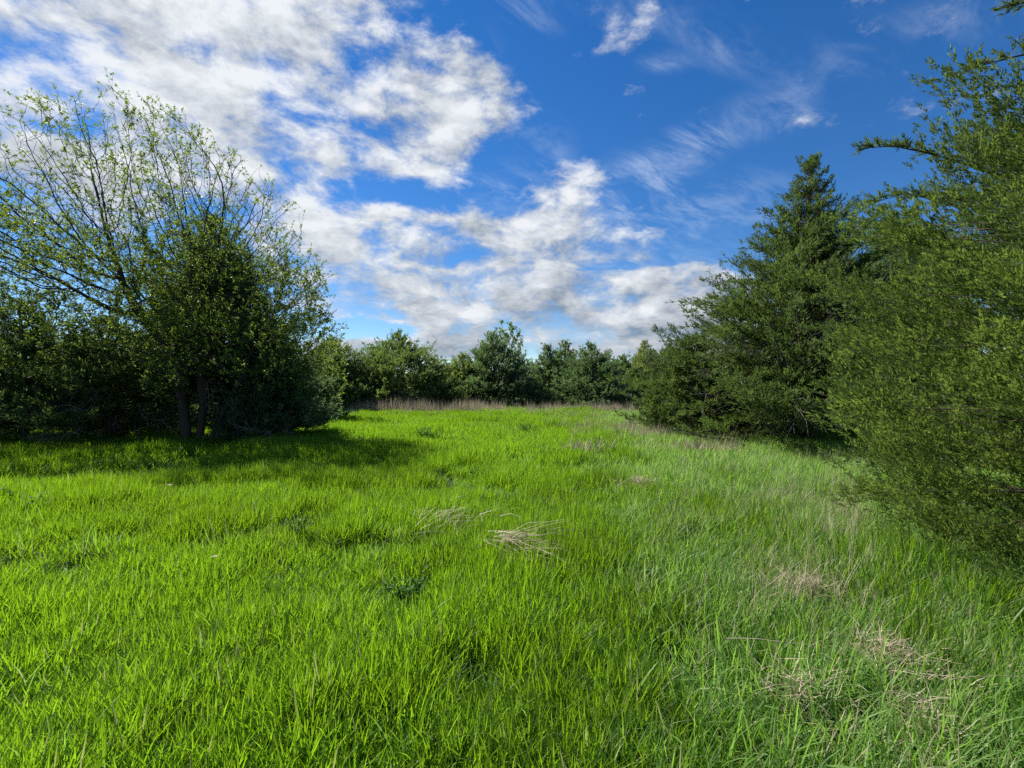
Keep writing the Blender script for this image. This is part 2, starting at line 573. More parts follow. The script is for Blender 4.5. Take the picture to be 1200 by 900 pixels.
def build_grass():
    r = np.random.default_rng(77)
    near = [mesh('lush_tuft', *_b(blades(46, .10, .275, .0075, .22, .60, 100 + k, wind=(.25, -.1), dry=.012), M_GRASS)) for k in range(7)]
    bent = [mesh('bent_tuft', *_b(blades(38, .115, .29, .0078, .42, 1.35, 120 + k, wind=(.4, -.3), dry=.05), M_GRASS)) for k in range(4)]
    far = [mesh('far_tuft', *_b(blades(48, .24, .28, .013, .24, .7, 140 + k, nseg=3, wind=(.25, 0), dry=.015), M_GRASS)) for k in range(5)]
    cl = source_collection('lush', near + bent + far)
    P = field_points(215, 5.5, 1.0, 46, 5)
    x, y = P[:, 0], P[:, 1]
    cs = coarse_side(x, y)
    ho = hollow(x, y)
    keep = (r.uniform(0, 1, len(P)) > cs * .80) & (r.uniform(0, 1, len(P)) > ho * .80)
    P, cs, ho = P[keep], cs[keep], ho[keep]
    x, y = P[:, 0], P[:, 1]
    n = len(P)
    d = np.hypot(x, y)
    bend_p = np.clip(.06 + 1.6 * (smooth_noise(x, y, 31, .8) - .62) + .25 * cs, .03, .8)
    pick = np.where(d > 9.5, 11 + r.integers(0, 5, n), np.where(r.uniform(0, 1, n) < bend_p, 7 + r.integers(0, 4, n), r.integers(0, 7, n)))
    hgt = .48 + .62 * smooth_noise(x, y, 41, .7) + .45 * smooth_noise(x, y, 42, 2.3)
    tus = np.clip((smooth_noise(x, y, 44, 1.25) - .66) * 5, 0, 1)
    hgt *= (1 - .5 * ho) * (1 + .40 * tus * np.clip((d - 2.5) / 3, .15, 1))
    s = r.uniform(.85, 1.15, n)
    sc = np.stack([s, s, s * hgt], 1)
    swath = np.exp(-((x - (-3.2 + .42 * y - .012 * y * y)) / (1.2 + .10 * y)) ** 2)
    pat = .42 + .60 * (smooth_noise(x, y, 51, .35) - .5) + .75 * (smooth_noise(x, y, 52, 1.5) - .5) + .25 * swath - .30 * cs - .22 * tus + r.normal(0, .10, n)
    lean = smooth_noise(x, y, 61, .6) - .5
    scatter('meadow_grass', 'lush bright green grass covering the meadow', np.stack([x, y, ground_z(x, y)], 1), sc, r.uniform(0, 2 * pi, n) * .0 + r.normal(0, 1.2, n),
            (r.normal(0, .06, n) + .12 * lean, r.normal(0, .06, n) + .1 * lean), pick, np.clip(pat, 0, 1), cl, 16)

    # rank, arching grass along the cedars
    a = [mesh('arching_tuft', *_b(blades(34, .125, .33, .0088, .36, 1.75, 200 + k, nseg=5, wind=(.35, -.5), dry=.05), M_COARSE)) for k in range(6)]
    b = [mesh('mixed_tuft', *_b(blades(34, .12, .34, .0065, .28, 1.0, 220 + k, nseg=4, wind=(.3, -.2), dry=.25), M_COARSE)) for k in range(3)]
    f2 = [mesh('far_arching_tuft', *_b(blades(40, .25, .33, .013, .34, 1.3, 240 + k, nseg=3, wind=(.3, -.3), dry=.15), M_COARSE)) for k in range(4)]
    cc = source_collection('coarse', a + b + f2)
    P = field_points(190, 5.5, 1.0, 40, 6)
    x, y = P[:, 0], P[:, 1]
    cs = coarse_side(x, y); ho = hollow(x, y)
    keep = (r.uniform(0, 1, len(P)) < cs * .9 + .015) & (r.uniform(0, 1, len(P)) > ho * .6)
    P, cs = P[keep], cs[keep]
    x, y = P[:, 0], P[:, 1]; n = len(P); d = np.hypot(x, y)
    pick = np.where(d > 9, 9 + r.integers(0, 4, n), np.where(r.uniform(0, 1, n) < .25 + .5 * (smooth_noise(x, y, 33, 1.1) > .6), 6 + r.integers(0, 3, n), r.integers(0, 6, n)))
    s = r.uniform(.8, 1.15, n)
    sc = np.stack([s, s, s * (.70 + .5 * smooth_noise(x, y, 43, .9))], 1)
    pat = .5 + .6 * (smooth_noise(x, y, 53, .6) - .5) + r.normal(0, .1, n)
    scatter('coarse_grass', 'rank arching blue green grass beside the cedars', np.stack([x, y, ground_z(x, y)], 1), sc, r.normal(0, 1.0, n),
            (r.normal(0, .08, n), r.normal(0, .08, n)), pick, np.clip(pat, 0, 1), cc, 13)

    # last year's straw: upright stems along the tree line, in the middle and beside the cedars
    st = [mesh('straw_tuft', *_b(blades(12, .16, .58, .0032, .16, .30, 300 + k, nseg=3), M_DRY)) for k in range(4)]
    fs = [mesh('far_straw_tuft', *_b(blades(18, .30, .80, .013, .10, .2, 320 + k, nseg=3), M_DRY)) for k in range(4)]
    sd_ = source_collection('straw', st + fs)
    pts, hs, pk = [], [], []

    def add(px0, px1, y0, y1, n, h, var, jitter=.15):
        q = r.uniform(0, 1, n)
        Y = r.uniform(y0, y1, n)
        X = ((px0 + (px1 - px0) * q) - CXP) / FPX * Y
        clump = smooth_noise(X, Y, 71, .8)
        k = r.uniform(0, 1, n) < clump ** 2 * 2.0
        pts.append(np.stack([X, Y], 1)[k]); hs.append(h * r.uniform(.6, 1.2, k.sum())); pk.append(np.full(k.sum(), var))
    add(455, 745, 25.5, 27.5, 620, .85, 1)
    add(395, 560, 24.0, 26, 330, 1.0, 1)
    add(420, 640, 22, 29, 260, .55, 1)
    add(640, 800, 17, 30, 520, .55, 1)
    add(670, 860, 11.0, 17, 850, .56, 1)
    add(800, 960, 13.5, 15.5, 200, .9, 1)
    add(790, 1010, 4.5, 10, 420, .75, 0)
    add(860, 1010, 3.0, 6, 170, .75, 0)
    add(0, 380, 14.5, 18, 120, .5, 1)
    P = np.concatenate(pts); h = np.concatenate(hs); v = np.concatenate(pk); n = len(P)
    x, y = P[:, 0], P[:, 1]
    pick = np.where(v == 1, 4 + r.integers(0, 4, n), r.integers(0, 4, n))
    scatter('dry_grass', "last year's upright straw coloured stems among the green grass and along the tree line", np.stack([x, y, ground_z(x, y)], 1), np.stack([np.ones(n), np.ones(n), h], 1),
            r.uniform(0, 2 * pi, n), (r.normal(0, .07, n), r.normal(0, .07, n)), pick, np.clip(r.normal(.45, .25, n), 0, 1), sd_, 8)


def _b(t, mat):
    V, F, A = t
    return V, F, mat, A


build_grass()


# ------------------------------------------------------------------ cedars
def tips(P, D, L, W, seed):
    """scale-leaf sprigs: narrow diamonds lying along D"""
    r = np.random.default_rng(seed)
    n = len(P)
    a, b = frames(D)
    th = r.uniform(0, 2 * pi, n)[:, None]
    s = a * np.cos(th) + b * np.sin(th)
    up = np.cross(s, D)
    mid = P + D * (L * .45)[:, None] + up * (W * .25)[:, None]
    b = P + (mid - P) * .35
    V = np.stack([b - s * (W / 2)[:, None], b + s * (W / 2)[:, None], P + D * L[:, None] + up * (W * .2)[:, None]], 1)
    return V.reshape(-1, 3), (np.arange(n) * 3)[:, None] + np.arange(3)[None]


def pad_sprigs(axis, H, ph, pr, n, size, sprays, per, spray_l, seed, low=.02, lift=(8, 52), tiers=0, upr=.28, tight=(.13, .85), weight=None, droop=.1, reach=(.70, 1.05), skip=None, rag=.12):
    """flat fans of foliage at the ends of the boughs: every fan a crowd of small sprays"""
    r = np.random.default_rng(seed)
    hs = np.linspace(low, .985, 200)
    rs = np.interp(hs, ph, pr)
    cdf = np.cumsum(rs + .25 * rs.max()); cdf /= cdf[-1]
    m = n * 6 if weight is not None else n
    hf = np.interp((np.arange(m) + r.uniform(0, 1, m)) / m, cdf, hs)
    az = np.arange(m) * 2.39996 + r.normal(0, .3, m)
    if weight is not None:
        w = weight(az, hf)
        k = np.sort(r.choice(m, size=n, replace=False, p=w / w.sum()))
        hf, az = hf[k], az[k]
    if skip is not None:
        k = ~skip(az, hf)
        hf, az = hf[k], az[k]
    n = len(hf)
    Rr = np.interp(hf, ph, pr)
    u = r.uniform(reach[0], reach[1], n)
    u = u * (1 + 2 * rag * (smooth_noise(np.cos(az) * 2.1 + np.sin(az) * 1.3 + 40, hf * H * 1.1 + np.sin(az) * 2.4 + 40, seed) - .5))
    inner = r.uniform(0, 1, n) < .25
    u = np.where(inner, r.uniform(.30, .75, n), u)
    sz = np.clip(Rr / (2.2 * size[0]), .22, 1.0) * r.uniform(.7, 1.3, n)
    if tiers:
        hf = hf + .5 / tiers * .85 * np.sin(hf * tiers * 2 * pi + .6 * np.sin(az * 2)) / pi
    e = -droop * (1 - hf) + R(lift[0]) + hf ** 1.3 * R(lift[1]) + r.normal(0, R(12), n)
    hor = np.stack([np.cos(az), np.sin(az), np.zeros(n)], 1)
    o = hor * np.cos(e)[:, None] + np.array([0, 0, 1.]) * np.sin(e)[:, None]
    l = np.stack([-np.sin(az), np.cos(az), r.normal(0, .25, n)], 1); l = unit(l)
    nn = np.cross(o, l)
    C = axis(hf * H) + hor * (Rr * u - size[0] * sz * .5)[:, None]
    i = np.repeat(np.arange(n), np.maximum((sprays * sz ** 1.6).astype(int), 4))
    q = len(i)
    x = np.clip(r.normal(0, .55, q), -1.3, 1.1)
    y = r.normal(0, .55, q) * (1 - .38 * x)
    z = r.normal(0, .6, q) - .35 * x * x - .25 * y * y
    p = C[i] + o[i] * (size[0] * sz[i] * x)[:, None] + l[i] * (size[1] * sz[i] * y)[:, None] + nn[i] * (size[2] * sz[i] * z)[:, None]
    d = unit(o[i] * .9 + l[i] * (y * .75)[:, None] + np.array([0, 0, upr]) + r.normal(0, .28, (q, 3)))
    j = np.repeat(np.arange(q), per)
    c = len(j)
    t = r.uniform(0, 1, c)
    sl = spray_l * r.uniform(.6, 1.25, q)
    side = unit(r.normal(0, 1, (c, 3)))
    P = p[j] + d[j] * (sl[j] * t)[:, None] + side * (spray_l * tight[0])
    D = unit(d[j] + side * r.uniform(.1, tight[1], (c, 1)) + np.array([0, 0, .12]))
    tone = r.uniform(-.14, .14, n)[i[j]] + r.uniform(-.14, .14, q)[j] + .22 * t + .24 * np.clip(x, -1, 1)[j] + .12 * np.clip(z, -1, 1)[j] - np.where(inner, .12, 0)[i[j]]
    # bough wood from the stem to each fan
    wood0 = axis(np.clip(hf * H - np.sin(np.clip(e, -.2, 1)) * Rr * u * .6, .05, H)); wood1 = C - o * (size[0] * sz * .2)[:, None]
    return P, D, np.clip(.34 + tone + r.uniform(-.2, .2, c), 0, 1), wood0, wood1


def cedar(name, base, H, prof, label, group, mat, count, tip_l, tip_w, seed, nbr=None, low=.06, lean=(0, 0), asym=None, dead=0, spread=1.0, leaders=1, face=None, droop=0.0, fill=1.0, shoot=1.0, scrub=.62, jit=.020, wild=11, trunk_r=None, short=(.62, 1.10), tiers=0, pads=None, cat='cedar tree', skip=None):
    r = np.random.default_rng(seed)
    root = thing(name, base, label, cat, group)
    ph = np.array([p[0] for p in prof]); pr = np.array([p[1] for p in prof])
    tr = trunk_r or (.022 * H + .03)
    # trunk
    z = np.linspace(-.1, H * .97, 14)
    wob = np.cumsum(r.normal(0, .012 * H, (14, 2)), 0) * (z / H)[:, None]
    ax = np.stack([wob[:, 0] + lean[0] * (z / H), wob[:, 1] + lean[1] * (z / H), z], 1)
    V, F, T = sweep(ax, tr * (1 - z / H * .93) + .008, 8, .10, seed)
    obj('trunk', mesh('trunk', V, [F, T], M_CBARK), root)

    def axis(h):
        return np.stack([np.interp(h, z, ax[:, 0]), np.interp(h, z, ax[:, 1]), h], 1)
    # boughs
    nb = nbr or int(26 * H)
    u = (np.arange(nb) + r.uniform(0, 1, nb)) / nb
    hf = low + (1 - low) * u ** 1.15
    if tiers:          # boughs gather in loose tiers
        hf = hf + .5 / tiers * .75 * np.sin(hf * tiers * 2 * pi) / pi
    az = np.arange(nb) * 2.39996 + r.normal(0, .35, nb)
    L = np.interp(hf, ph, pr) * r.uniform(short[0], short[1], nb)
    if asym is not None:
        L = L * asym(az, hf)
    el = R(4) + (hf ** 1.4) * R(52) + r.normal(0, R(wild), nb) - droop * (1 - hf)
    hb = np.clip(hf * H - np.tan(np.clip(el, 0, 1.0)) * L * .55, low * H * .5, H * .98)
    B = axis(hb)
    hor = np.stack([np.cos(az), np.sin(az), np.zeros(nb)], 1)
    if skip is not None:
        ok = ~skip(az, hf)
        B, L, el, az, hf, hor = B[ok], L[ok], el[ok], az[ok], hf[ok], hor[ok]; nb = len(L)

    def bough(i, s):
        e = el[i]
        run = L[i] * s
        rise = np.tan(np.clip(e, -.6, 1.15)) * run * .75 + .16 * L[i] * s ** 2.2 - .05 * L[i] * np.sin(s * pi)
        return B[i] + hor[i] * (run * np.cos(e * .35))[:, None] + np.array([0, 0, 1.]) * rise[:, None]
    ns = 6
    P0, P1, R0, R1 = [], [], [], []
    idx = np.arange(nb)
    br = np.clip(.011 * L + .006, .006, .07)
    for k in range(ns):
        P0.append(bough(idx, np.full(nb, k / ns))); P1.append(bough(idx, np.full(nb, (k + 1) / ns)))
        R0.append(br * (1 - k / ns * .9)); R1.append(br * (1 - (k + 1) / ns * .9))
    # side shoots
    per = np.maximum((L / .085 * fill).astype(int), 3)
    i2 = np.repeat(idx, per)
    s2 = r.uniform(.22, 1.0, len(i2)) ** .75
    a0 = bough(i2, s2); bd = unit(bough(i2, np.minimum(s2 + .06, 1.06)) - bough(i2, s2 - .06))
    l2 = (.10 + .30 * L[i2] * (1 - s2 * .8)) * r.uniform(.45, 1.1, len(i2))
    l2 = np.minimum(l2 * shoot, .55)
    lat = unit(np.cross(bd, np.array([0, 0, 1.])))
    sg = np.where(r.uniform(0, 1, len(i2)) < .5, -1, 1)[:, None]
    d2 = unit(bd * .85 + lat * sg * r.uniform(.35, 1.0, (len(i2), 1)) * spread + np.array([0, 0, 1.]) * r.uniform(-.12, .42, (len(i2), 1)) + r.normal(0, .12, (len(i2), 3)))
    big = (l2 > .22) & (r.uniform(0, 1, len(l2)) < .3)
    P0.append(a0[big]); P1.append((a0 + d2 * (l2 * .8)[:, None])[big]); R0.append(np.full(big.sum(), .006)); R1.append(np.full(big.sum(), .002))
    # leader
    # sprigs along the side shoots
    wgt = l2 + .03
    if face is not None:
        wgt = wgt * face(a0)
    i3 = r.choice(len(i2), size=count, p=wgt / wgt.sum())
    t3 = r.uniform(.08, 1.05, count)
    C = a0[i3] + d2[i3] * (l2[i3] * t3)[:, None] + r.normal(0, jit, (count, 3)) - np.array([0, 0, .05]) * (t3 ** 2 * l2[i3])[:, None]
    D = unit(d2[i3] * .9 + bd[i3] * .15 + r.normal(0, scrub, (count, 3)) + np.array([0, 0, 1.]) * r.uniform(-.1, .6, (count, 1)))
    TL = tip_l * r.uniform(.6, 1.35, count); TW = tip_w * r.uniform(.65, 1.3, count)
    # top leader shoots
    nt = int(np.clip(count // 160, 60, 420))
    hh = H * (1 - .10 * r.uniform(0, 1, nt))
    C2 = axis(hh); D2 = unit(r.normal(0, .28, (nt, 3)) + np.array([0, 0, .9]))
    C = np.concatenate([C, C2]); D = np.concatenate([D, D2])
    TL = np.concatenate([TL, tip_l * r.uniform(.8, 1.6, nt)]); TW = np.concatenate([TW, tip_w * r.uniform(.7, 1.2, nt)])
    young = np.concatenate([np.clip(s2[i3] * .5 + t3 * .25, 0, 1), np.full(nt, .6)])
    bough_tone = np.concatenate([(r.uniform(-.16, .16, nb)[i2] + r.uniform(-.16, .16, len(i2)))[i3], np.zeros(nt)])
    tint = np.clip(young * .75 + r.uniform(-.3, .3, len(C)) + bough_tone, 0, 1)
    if pads:
        pp, dd, tt, w0, w1 = pad_sprigs(axis, H, ph, pr, seed=seed + 7, low=low, droop=droop, skip=skip, **pads)
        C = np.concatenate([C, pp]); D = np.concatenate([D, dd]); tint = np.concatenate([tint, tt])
        TL = np.concatenate([TL, tip_l * r.uniform(.6, 1.3, len(pp))]); TW = np.concatenate([TW, tip_w * r.uniform(.65, 1.3, len(pp))])
        P0.append(w0); P1.append(w1); R0.append(np.full(len(w0), .010)); R1.append(np.full(len(w0), .004))
    low_cut = np.maximum(C[:, 2], .02)
    C[:, 2] = low_cut
    V, F = tips(C, D, TL, TW, seed + 1)
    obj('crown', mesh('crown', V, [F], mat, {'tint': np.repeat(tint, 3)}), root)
    V, F = segs(np.concatenate(P0), np.concatenate(P1), np.concatenate(R0), np.concatenate(R1), 3)
    o = obj('inner_branches', mesh('inner_branches', V, [F], M_CBARK), root)
    o['kind'] = 'stuff'
    if dead:
        dead_twigs(root, dead, H, pr.max(), axis, r, face_dir=-pi / 2)
    return root


def dead_twigs(root, n, H, rad, axis, r, face_dir):
    """bare weathered lower limbs, each with forked twigs"""
    P0, P1, R0, R1 = [], [], [], []
    for k in range(n):
        a = face_dir + r.uniform(-1.9, 1.9)
        h = H * r.uniform(.06, .36)
        p = axis(np.array([h]))[0]
        d = np.array([math.cos(a), math.sin(a), r.uniform(-.25, .25)])
        L = rad * r.uniform(.45, .95)
        steps = 7
        rr = .014 + .006 * r.uniform()
        for s in range(steps):
            q = p + d * L / steps
            P0.append(p); P1.append(q); R0.append(rr * (1 - s / steps * .8)); R1.append(rr * (1 - (s + 1) / steps * .8))
            if s > 1:
                for f in range(3):
                    dd = unit(d + r.normal(0, .55, 3) + np.array([0, 0, -.05]))
                    m_ = q + dd * L * r.uniform(.08, .22)
                    P0.append(q); P1.append(m_); R0.append(.005); R1.append(.003)
                    for g in range(2):
                        P0.append(m_); P1.append(m_ + unit(dd + r.normal(0, .5, 3)) * L * r.uniform(.05, .14)); R0.append(.003); R1.append(.0015)
            p = q
            d = unit(d + r.normal(0, .12, 3) + np.array([0, 0, .03]))
    P0, P1 = np.array(P0), np.array(P1)
    P0[:, 2] = np.maximum(P0[:, 2], .05); P1[:, 2] = np.maximum(P1[:, 2], .05)
    V, F = segs(P0, P1, R0, R1, 4)
    o = obj('dead_branches', mesh('dead_branches', V, [F], M_DEAD), root)
    o['kind'] = 'stuff'


def foliage_bough(root, pts, seed, n=700, mat=None, reach=.34, tip=(.075, .014)):
    """one bough that stands out of the crown, with its own sprigs"""
    r = np.random.default_rng(seed)
    pts = np.asarray(pts, float)
    t = np.linspace(0, len(pts) - 1, 24)
    P = np.stack([np.interp(t, np.arange(len(pts)), pts[:, k]) for k in range(3)], 1)
    P[1:-1] = (P[:-2] + P[1:-1] * 2 + P[2:]) / 4
    V, F, T = sweep(P, np.linspace(.016, .002, 24), 6, .1, seed)
    b = obj('bough', mesh('bough', V, [F, T], M_CBARK), root)
    d = unit(np.gradient(P, axis=0))
    m = 34
    k = r.integers(5, 24, m)
    lat = unit(np.cross(d[k], r.normal(0, 1, (m, 3)) + np.array([0, 0, 1.5])))
    d2 = unit(d[k] * .8 + lat * r.uniform(-.8, .8, (m, 1)) + np.array([0, 0, .25]))
    l2 = reach * r.uniform(.3, 1.0, m) * (1.15 - k / 24 * .7)
    i = r.integers(0, m, n); u = r.uniform(.05, 1, n)
    C = P[k[i]] + d2[i] * (l2[i] * u)[:, None] + r.normal(0, .008, (n, 3))
    D = unit(d2[i] * 1.1 + r.normal(0, .35, (n, 3)) + np.array([0, 0, .25]))
    V, F = tips(C, D, tip[0] * r.uniform(.6, 1.2, n), tip[1] * r.uniform(.7, 1.2, n), seed)
    obj('foliage', mesh('foliage', V, [F], mat or M_CEDAR, {'tint': np.repeat(r.uniform(.1, .8, n), 3)}), b)
    V, F = segs(P[k], P[k] + d2 * (l2 * .9)[:, None], np.full(m, .005), np.full(m, .002), 4)
    w = obj('twigs', mesh('twigs', V, [F], M_CBARK), b)
    w['kind'] = 'stuff'


# --- the near cedar, its flank filling the edge of the view
NX, NY = 6.95, 3.35


def near_weight(az, hf):
    # the flank turned away from the meadow is thinner
    return np.clip(.30 + 1.0 * np.cos(az - math.atan2(-.05, -.95)), .07, 1.1)


nc = cedar('cedar_tree', (NX, NY, float(ground_z(NX, NY)) - .05), 7.4,
           [(0, 3.5), (.06, 3.75), (.2, 4.0), (.34, 3.98), (.47, 3.55), (.58, 2.85), (.66, 2.15), (.8, 1.05), (1, .08)],
           'olive green cedar close by, its dense flank sweeping down into the rank grass', None, M_CEDAR_NEAR, 30000, .043, .0135, 901,
           nbr=200, low=.03, droop=.20, short=(.40, .72), shoot=.55, scrub=.72, wild=14, trunk_r=.2,
           pads=dict(n=860, size=(.38, .28, .10), sprays=74, per=16, spray_l=.115, weight=near_weight, reach=(.64, 1.05), rag=.13, lift=(14, 46), upr=.60, tight=(.085, .75)))
bz = -float(ground_z(NX, NY)) + .05


def rel(px, py, Y, o):
    return ((px - CXP) / FPX * Y - o[0], Y - o[1], top_h(py, Y) - o[2])


ob = nc.location
foliage_bough(nc, [rel(1420, 20, 4.2, ob), rel(1300, 45, 4.4, ob), rel(1200, 62, 4.5, ob), rel(1150, 75, 4.5, ob), rel(1108, 90, 4.5, ob)], 31, 420, M_CEDAR_MID, .26)
foliage_bough(nc, [rel(1230, 225, 4.9, ob), rel(1150, 196, 4.9, ob), rel(1090, 178, 4.9, ob), rel(1050, 170, 4.8, ob), rel(1016, 172, 4.8, ob)], 32, 560, M_CEDAR_MID, .32)
foliage_bough(nc, [rel(1180, 270, 5.7, ob), rel(1110, 235, 5.8, ob), rel(1060, 226, 5.9, ob), rel(1022, 238, 5.9, ob)], 33, 620, M_CEDAR_MID, .38)
foliage_bough(nc, [rel(1440, -30, 4.3, ob), rel(1300, 0, 4.4, ob), rel(1225, -6, 4.5, ob), rel(1190, 4, 4.5, ob)], 34, 420, M_CEDAR_MID, .26)

# --- the tall dark cedar behind it
MY = 14.6
mb = at(945, MY)


def mid_asym(az, hf):
    # its lowest boughs reach out over the meadow
    return 1 + .12 * np.cos(az - pi) * (1 - hf)


cedar('cedar_tree', (mb[0], mb[1], mb[2] - .05), 8.55,
      [(0, 4.3), (.1, 4.8), (.2, 4.65), (.32, 3.9), (.45, 3.0), (.6, 2.05), (.75, 1.15), (.88, .5), (1, .05)],
      'tall broad dark green cedar with a pointed top and bare lower limbs', None, M_CEDAR_MID, 70000, .115, .032, 902,
      nbr=400, low=.045, asym=mid_asym, dead=30, droop=.16, short=(.50, 1.14), tiers=12, shoot=.75, jit=.03,
      pads=dict(n=540, size=(.90, .38, .065), sprays=36, per=18, spray_l=.24, reach=(.48, 1.14), rag=.26, tiers=12, lift=(3, 44)),
      skip=lambda az, hf: (hf < .17) & (np.cos(az + 1.05) > .55), trunk_r=.22)
lb = at(812, 15.6)
cedar('cedar_tree', (lb[0], lb[1], lb[2] - .05), 3.1, [(0, 1.3), (.2, 1.55), (.5, 1.3), (.8, .7), (1, .1)],
      'low bushy cedar tucked against the skirt of the tall dark cedar', None, M_CEDAR_MID, 9000, .12, .034, 903, nbr=60, low=.04, dead=6, pads=dict(n=230, size=(.42, .34, .14), sprays=18, per=14, spray_l=.22))
rb = at(1040, 19)
cedar('cedar_tree', (rb[0], rb[1], rb[2]), 8.2, [(0, 2.6), (.2, 2.7), (.5, 2.0), (.8, .9), (1, .1)],
      'blue green cedar standing behind the tall dark cedar, mostly hidden', None, M_CEDAR_BLUE, 9000, .16, .045, 904, nbr=100, pads=dict(n=420, size=(.6, .45, .18), sprays=14, per=12, spray_l=.3))

# --- cedars closing the far end of the meadow
FAR = [
    # px, top py, distance, half width px, material, label, seed, fullness
    (392, 398, 27, 42, M_CEDAR, 'mid green cedar just behind the small bright leafy tree'),
    (437, 408, 31, 24, M_CEDAR, 'slim cedar whose small top shows just beside the dense bell shaped cedar'),
    (470, 391, 29, 54, M_CEDAR, 'dense bell shaped cedar with feathery top standing alone at the meadow end'),
    (541, 416, 31, 30, M_CEDAR_OLIVE, 'low pale olive cedar between the bell shaped cedar and the tallest dark cedar'),
    (580, 390, 31, 42, M_CEDAR_BLUE, 'tallest dark blue green cedar at the meadow end, below a thin leafing treetop'),
    (640, 405, 33, 22, M_CEDAR_BLUE, 'narrow spired cedar next to the tallest dark cedar'),
    (660, 400, 34, 22, M_CEDAR, 'narrow pointed cedar between two broader cedars at the meadow end'),
    (693, 403, 31, 36, M_CEDAR_BLUE, 'broad round topped cedar with a dark side above the dry stems'),
    (727, 418, 37, 30, M_CEDAR, 'shorter mid green cedar set back beside the broad round topped cedar'),
    (757, 400, 40, 26, M_CEDAR_OLIVE, 'pointed cedar at the far gap where the grass runs on'),
    (786, 404, 42, 34, M_CEDAR_BLUE, 'round headed dark tree behind the far gap'),
    (345, 425, 20, 34, M_CEDAR_BLUE, 'dark low cedar at the edge of the leafy tree, where its shade ends'),
]
for k, (px, py, Y, hw, mt, lab) in enumerate(FAR):
    b = at(px, Y)
    H = top_h(py, Y) - b[2]
    rad = hw * 1.34 / FPX * Y
    rr = np.random.default_rng(50 + k)
    narrow = hw < 25
    prof = [(0, rad * .85), (.12, rad), (.3, rad * rr.uniform(.92, 1.0)), (.55, rad * rr.uniform(.66, .76)), (.75, rad * rr.uniform(.36, .46)), (.9, rad * rr.uniform(.12, .18)), (1, .03)]
    cedar('cedar_tree', (b[0], b[1], b[2] - .05), H, prof, lab, 'cedars closing the far end of the meadow', mt, 7000, .17, .058, 700 + k, nbr=int(12 * H), low=.02, shoot=.75, jit=.04, pads=dict(n=int(60 + 62 * rad), size=(.60, .40, .12), sprays=18, per=11, spray_l=.32, reach=(.60, 1.12), rag=.20, lift=(5, 56)), dead=5 if Y < 32 else 0)

BACK = [(410, 425, 44, 40), (505, 428, 46, 44), (620, 424, 47, 44), (705, 428, 50, 40), (748, 430, 52, 40), (812, 428, 46, 40), (560, 420, 48, 40), (660, 425, 54, 40)]
for k, (px, py, Y, hw) in enumerate(BACK):
    b = at(px, Y)
    H = top_h(py, Y) - b[2]
    rad = hw / FPX * Y
    cedar('cedar_tree', (b[0], b[1], b[2] - .05), H, [(0, rad * .9), (.3, rad), (.6, rad * .75), (.85, rad * .4), (1, .1)],
          'distant cedar filling a gap behind the front row of cedars', 'distant cedars behind the front row', M_CEDAR_BLUE if k % 2 else M_CEDAR, 6000, .30, .11, 760 + k, nbr=80)

# --- dark cedars in and around the leafy tree
LEFT = [
    (262, 252, 13.9, 92, M_CEDAR, 80000, 'dark cedar growing up inside the spreading leafy tree', 34, .20),
    (28, 352, 13.0, 84, M_CEDAR_BLUE, 38000, 'dark cedar with bare weathered lower limbs at the shaded edge of the meadow', 40, .13),
    (130, 372, 13.0, 92, M_CEDAR, 42000, 'low wide cedar with many dead twigs in the shade of the leafy tree', 44, .15),
    (318, 372, 14.2, 62, M_CEDAR_BLUE, 46000, 'half shaded cedar below the sunny side of the leafy tree', 26, .11),
    (-70, 330, 14.0, 90, M_CEDAR, 22000, 'cedar at the meadow edge beyond the one with bare weathered limbs', 10, .05),
    (185, 385, 16.5, 96, M_CEDAR, 36000, 'cedar behind the two stems of the leafy tree', 8, .03),
    (-235, 205, 9.6, 105, M_CEDAR, 30000, 'tall cedar outside the meadow corner that throws its shade over the grass', 0, .05),
    (300, 446, 12.8, 48, M_CEDAR_BLUE, 13000, 'small cedar with bare twigs under the sunny side of the leafy tree', 22, .03),
    (60, 395, 18.0, 110, M_CEDAR_BLUE, 26000, 'shaded cedar behind the low wide cedar', 0, .03),
]
for k, (px, py, Y, hw, mt, cnt, lab, dead, low) in enumerate(LEFT):
    b = at(px, Y)
    H = top_h(py, Y) - b[2]
    rad = hw / FPX * Y
    cedar('cedar_tree', (b[0], b[1], b[2] - .05), H, [(0, rad * .8), (.15, rad), (.4, rad * .9), (.65, rad * .62), (.85, rad * .34), (1, .08)],
          lab, 'cedars in the shade around the leafy tree', mt, int(cnt * .35), .13, .036, 800 + k, shoot=.8, jit=.03, nbr=int(14 * H), pads=dict(n=int(cnt / 190), size=(.58, .38, .09), sprays=16, per=11, spray_l=.22, reach=(.50, 1.12), rag=.22, lift=(3, 50)), low=low, dead=dead)


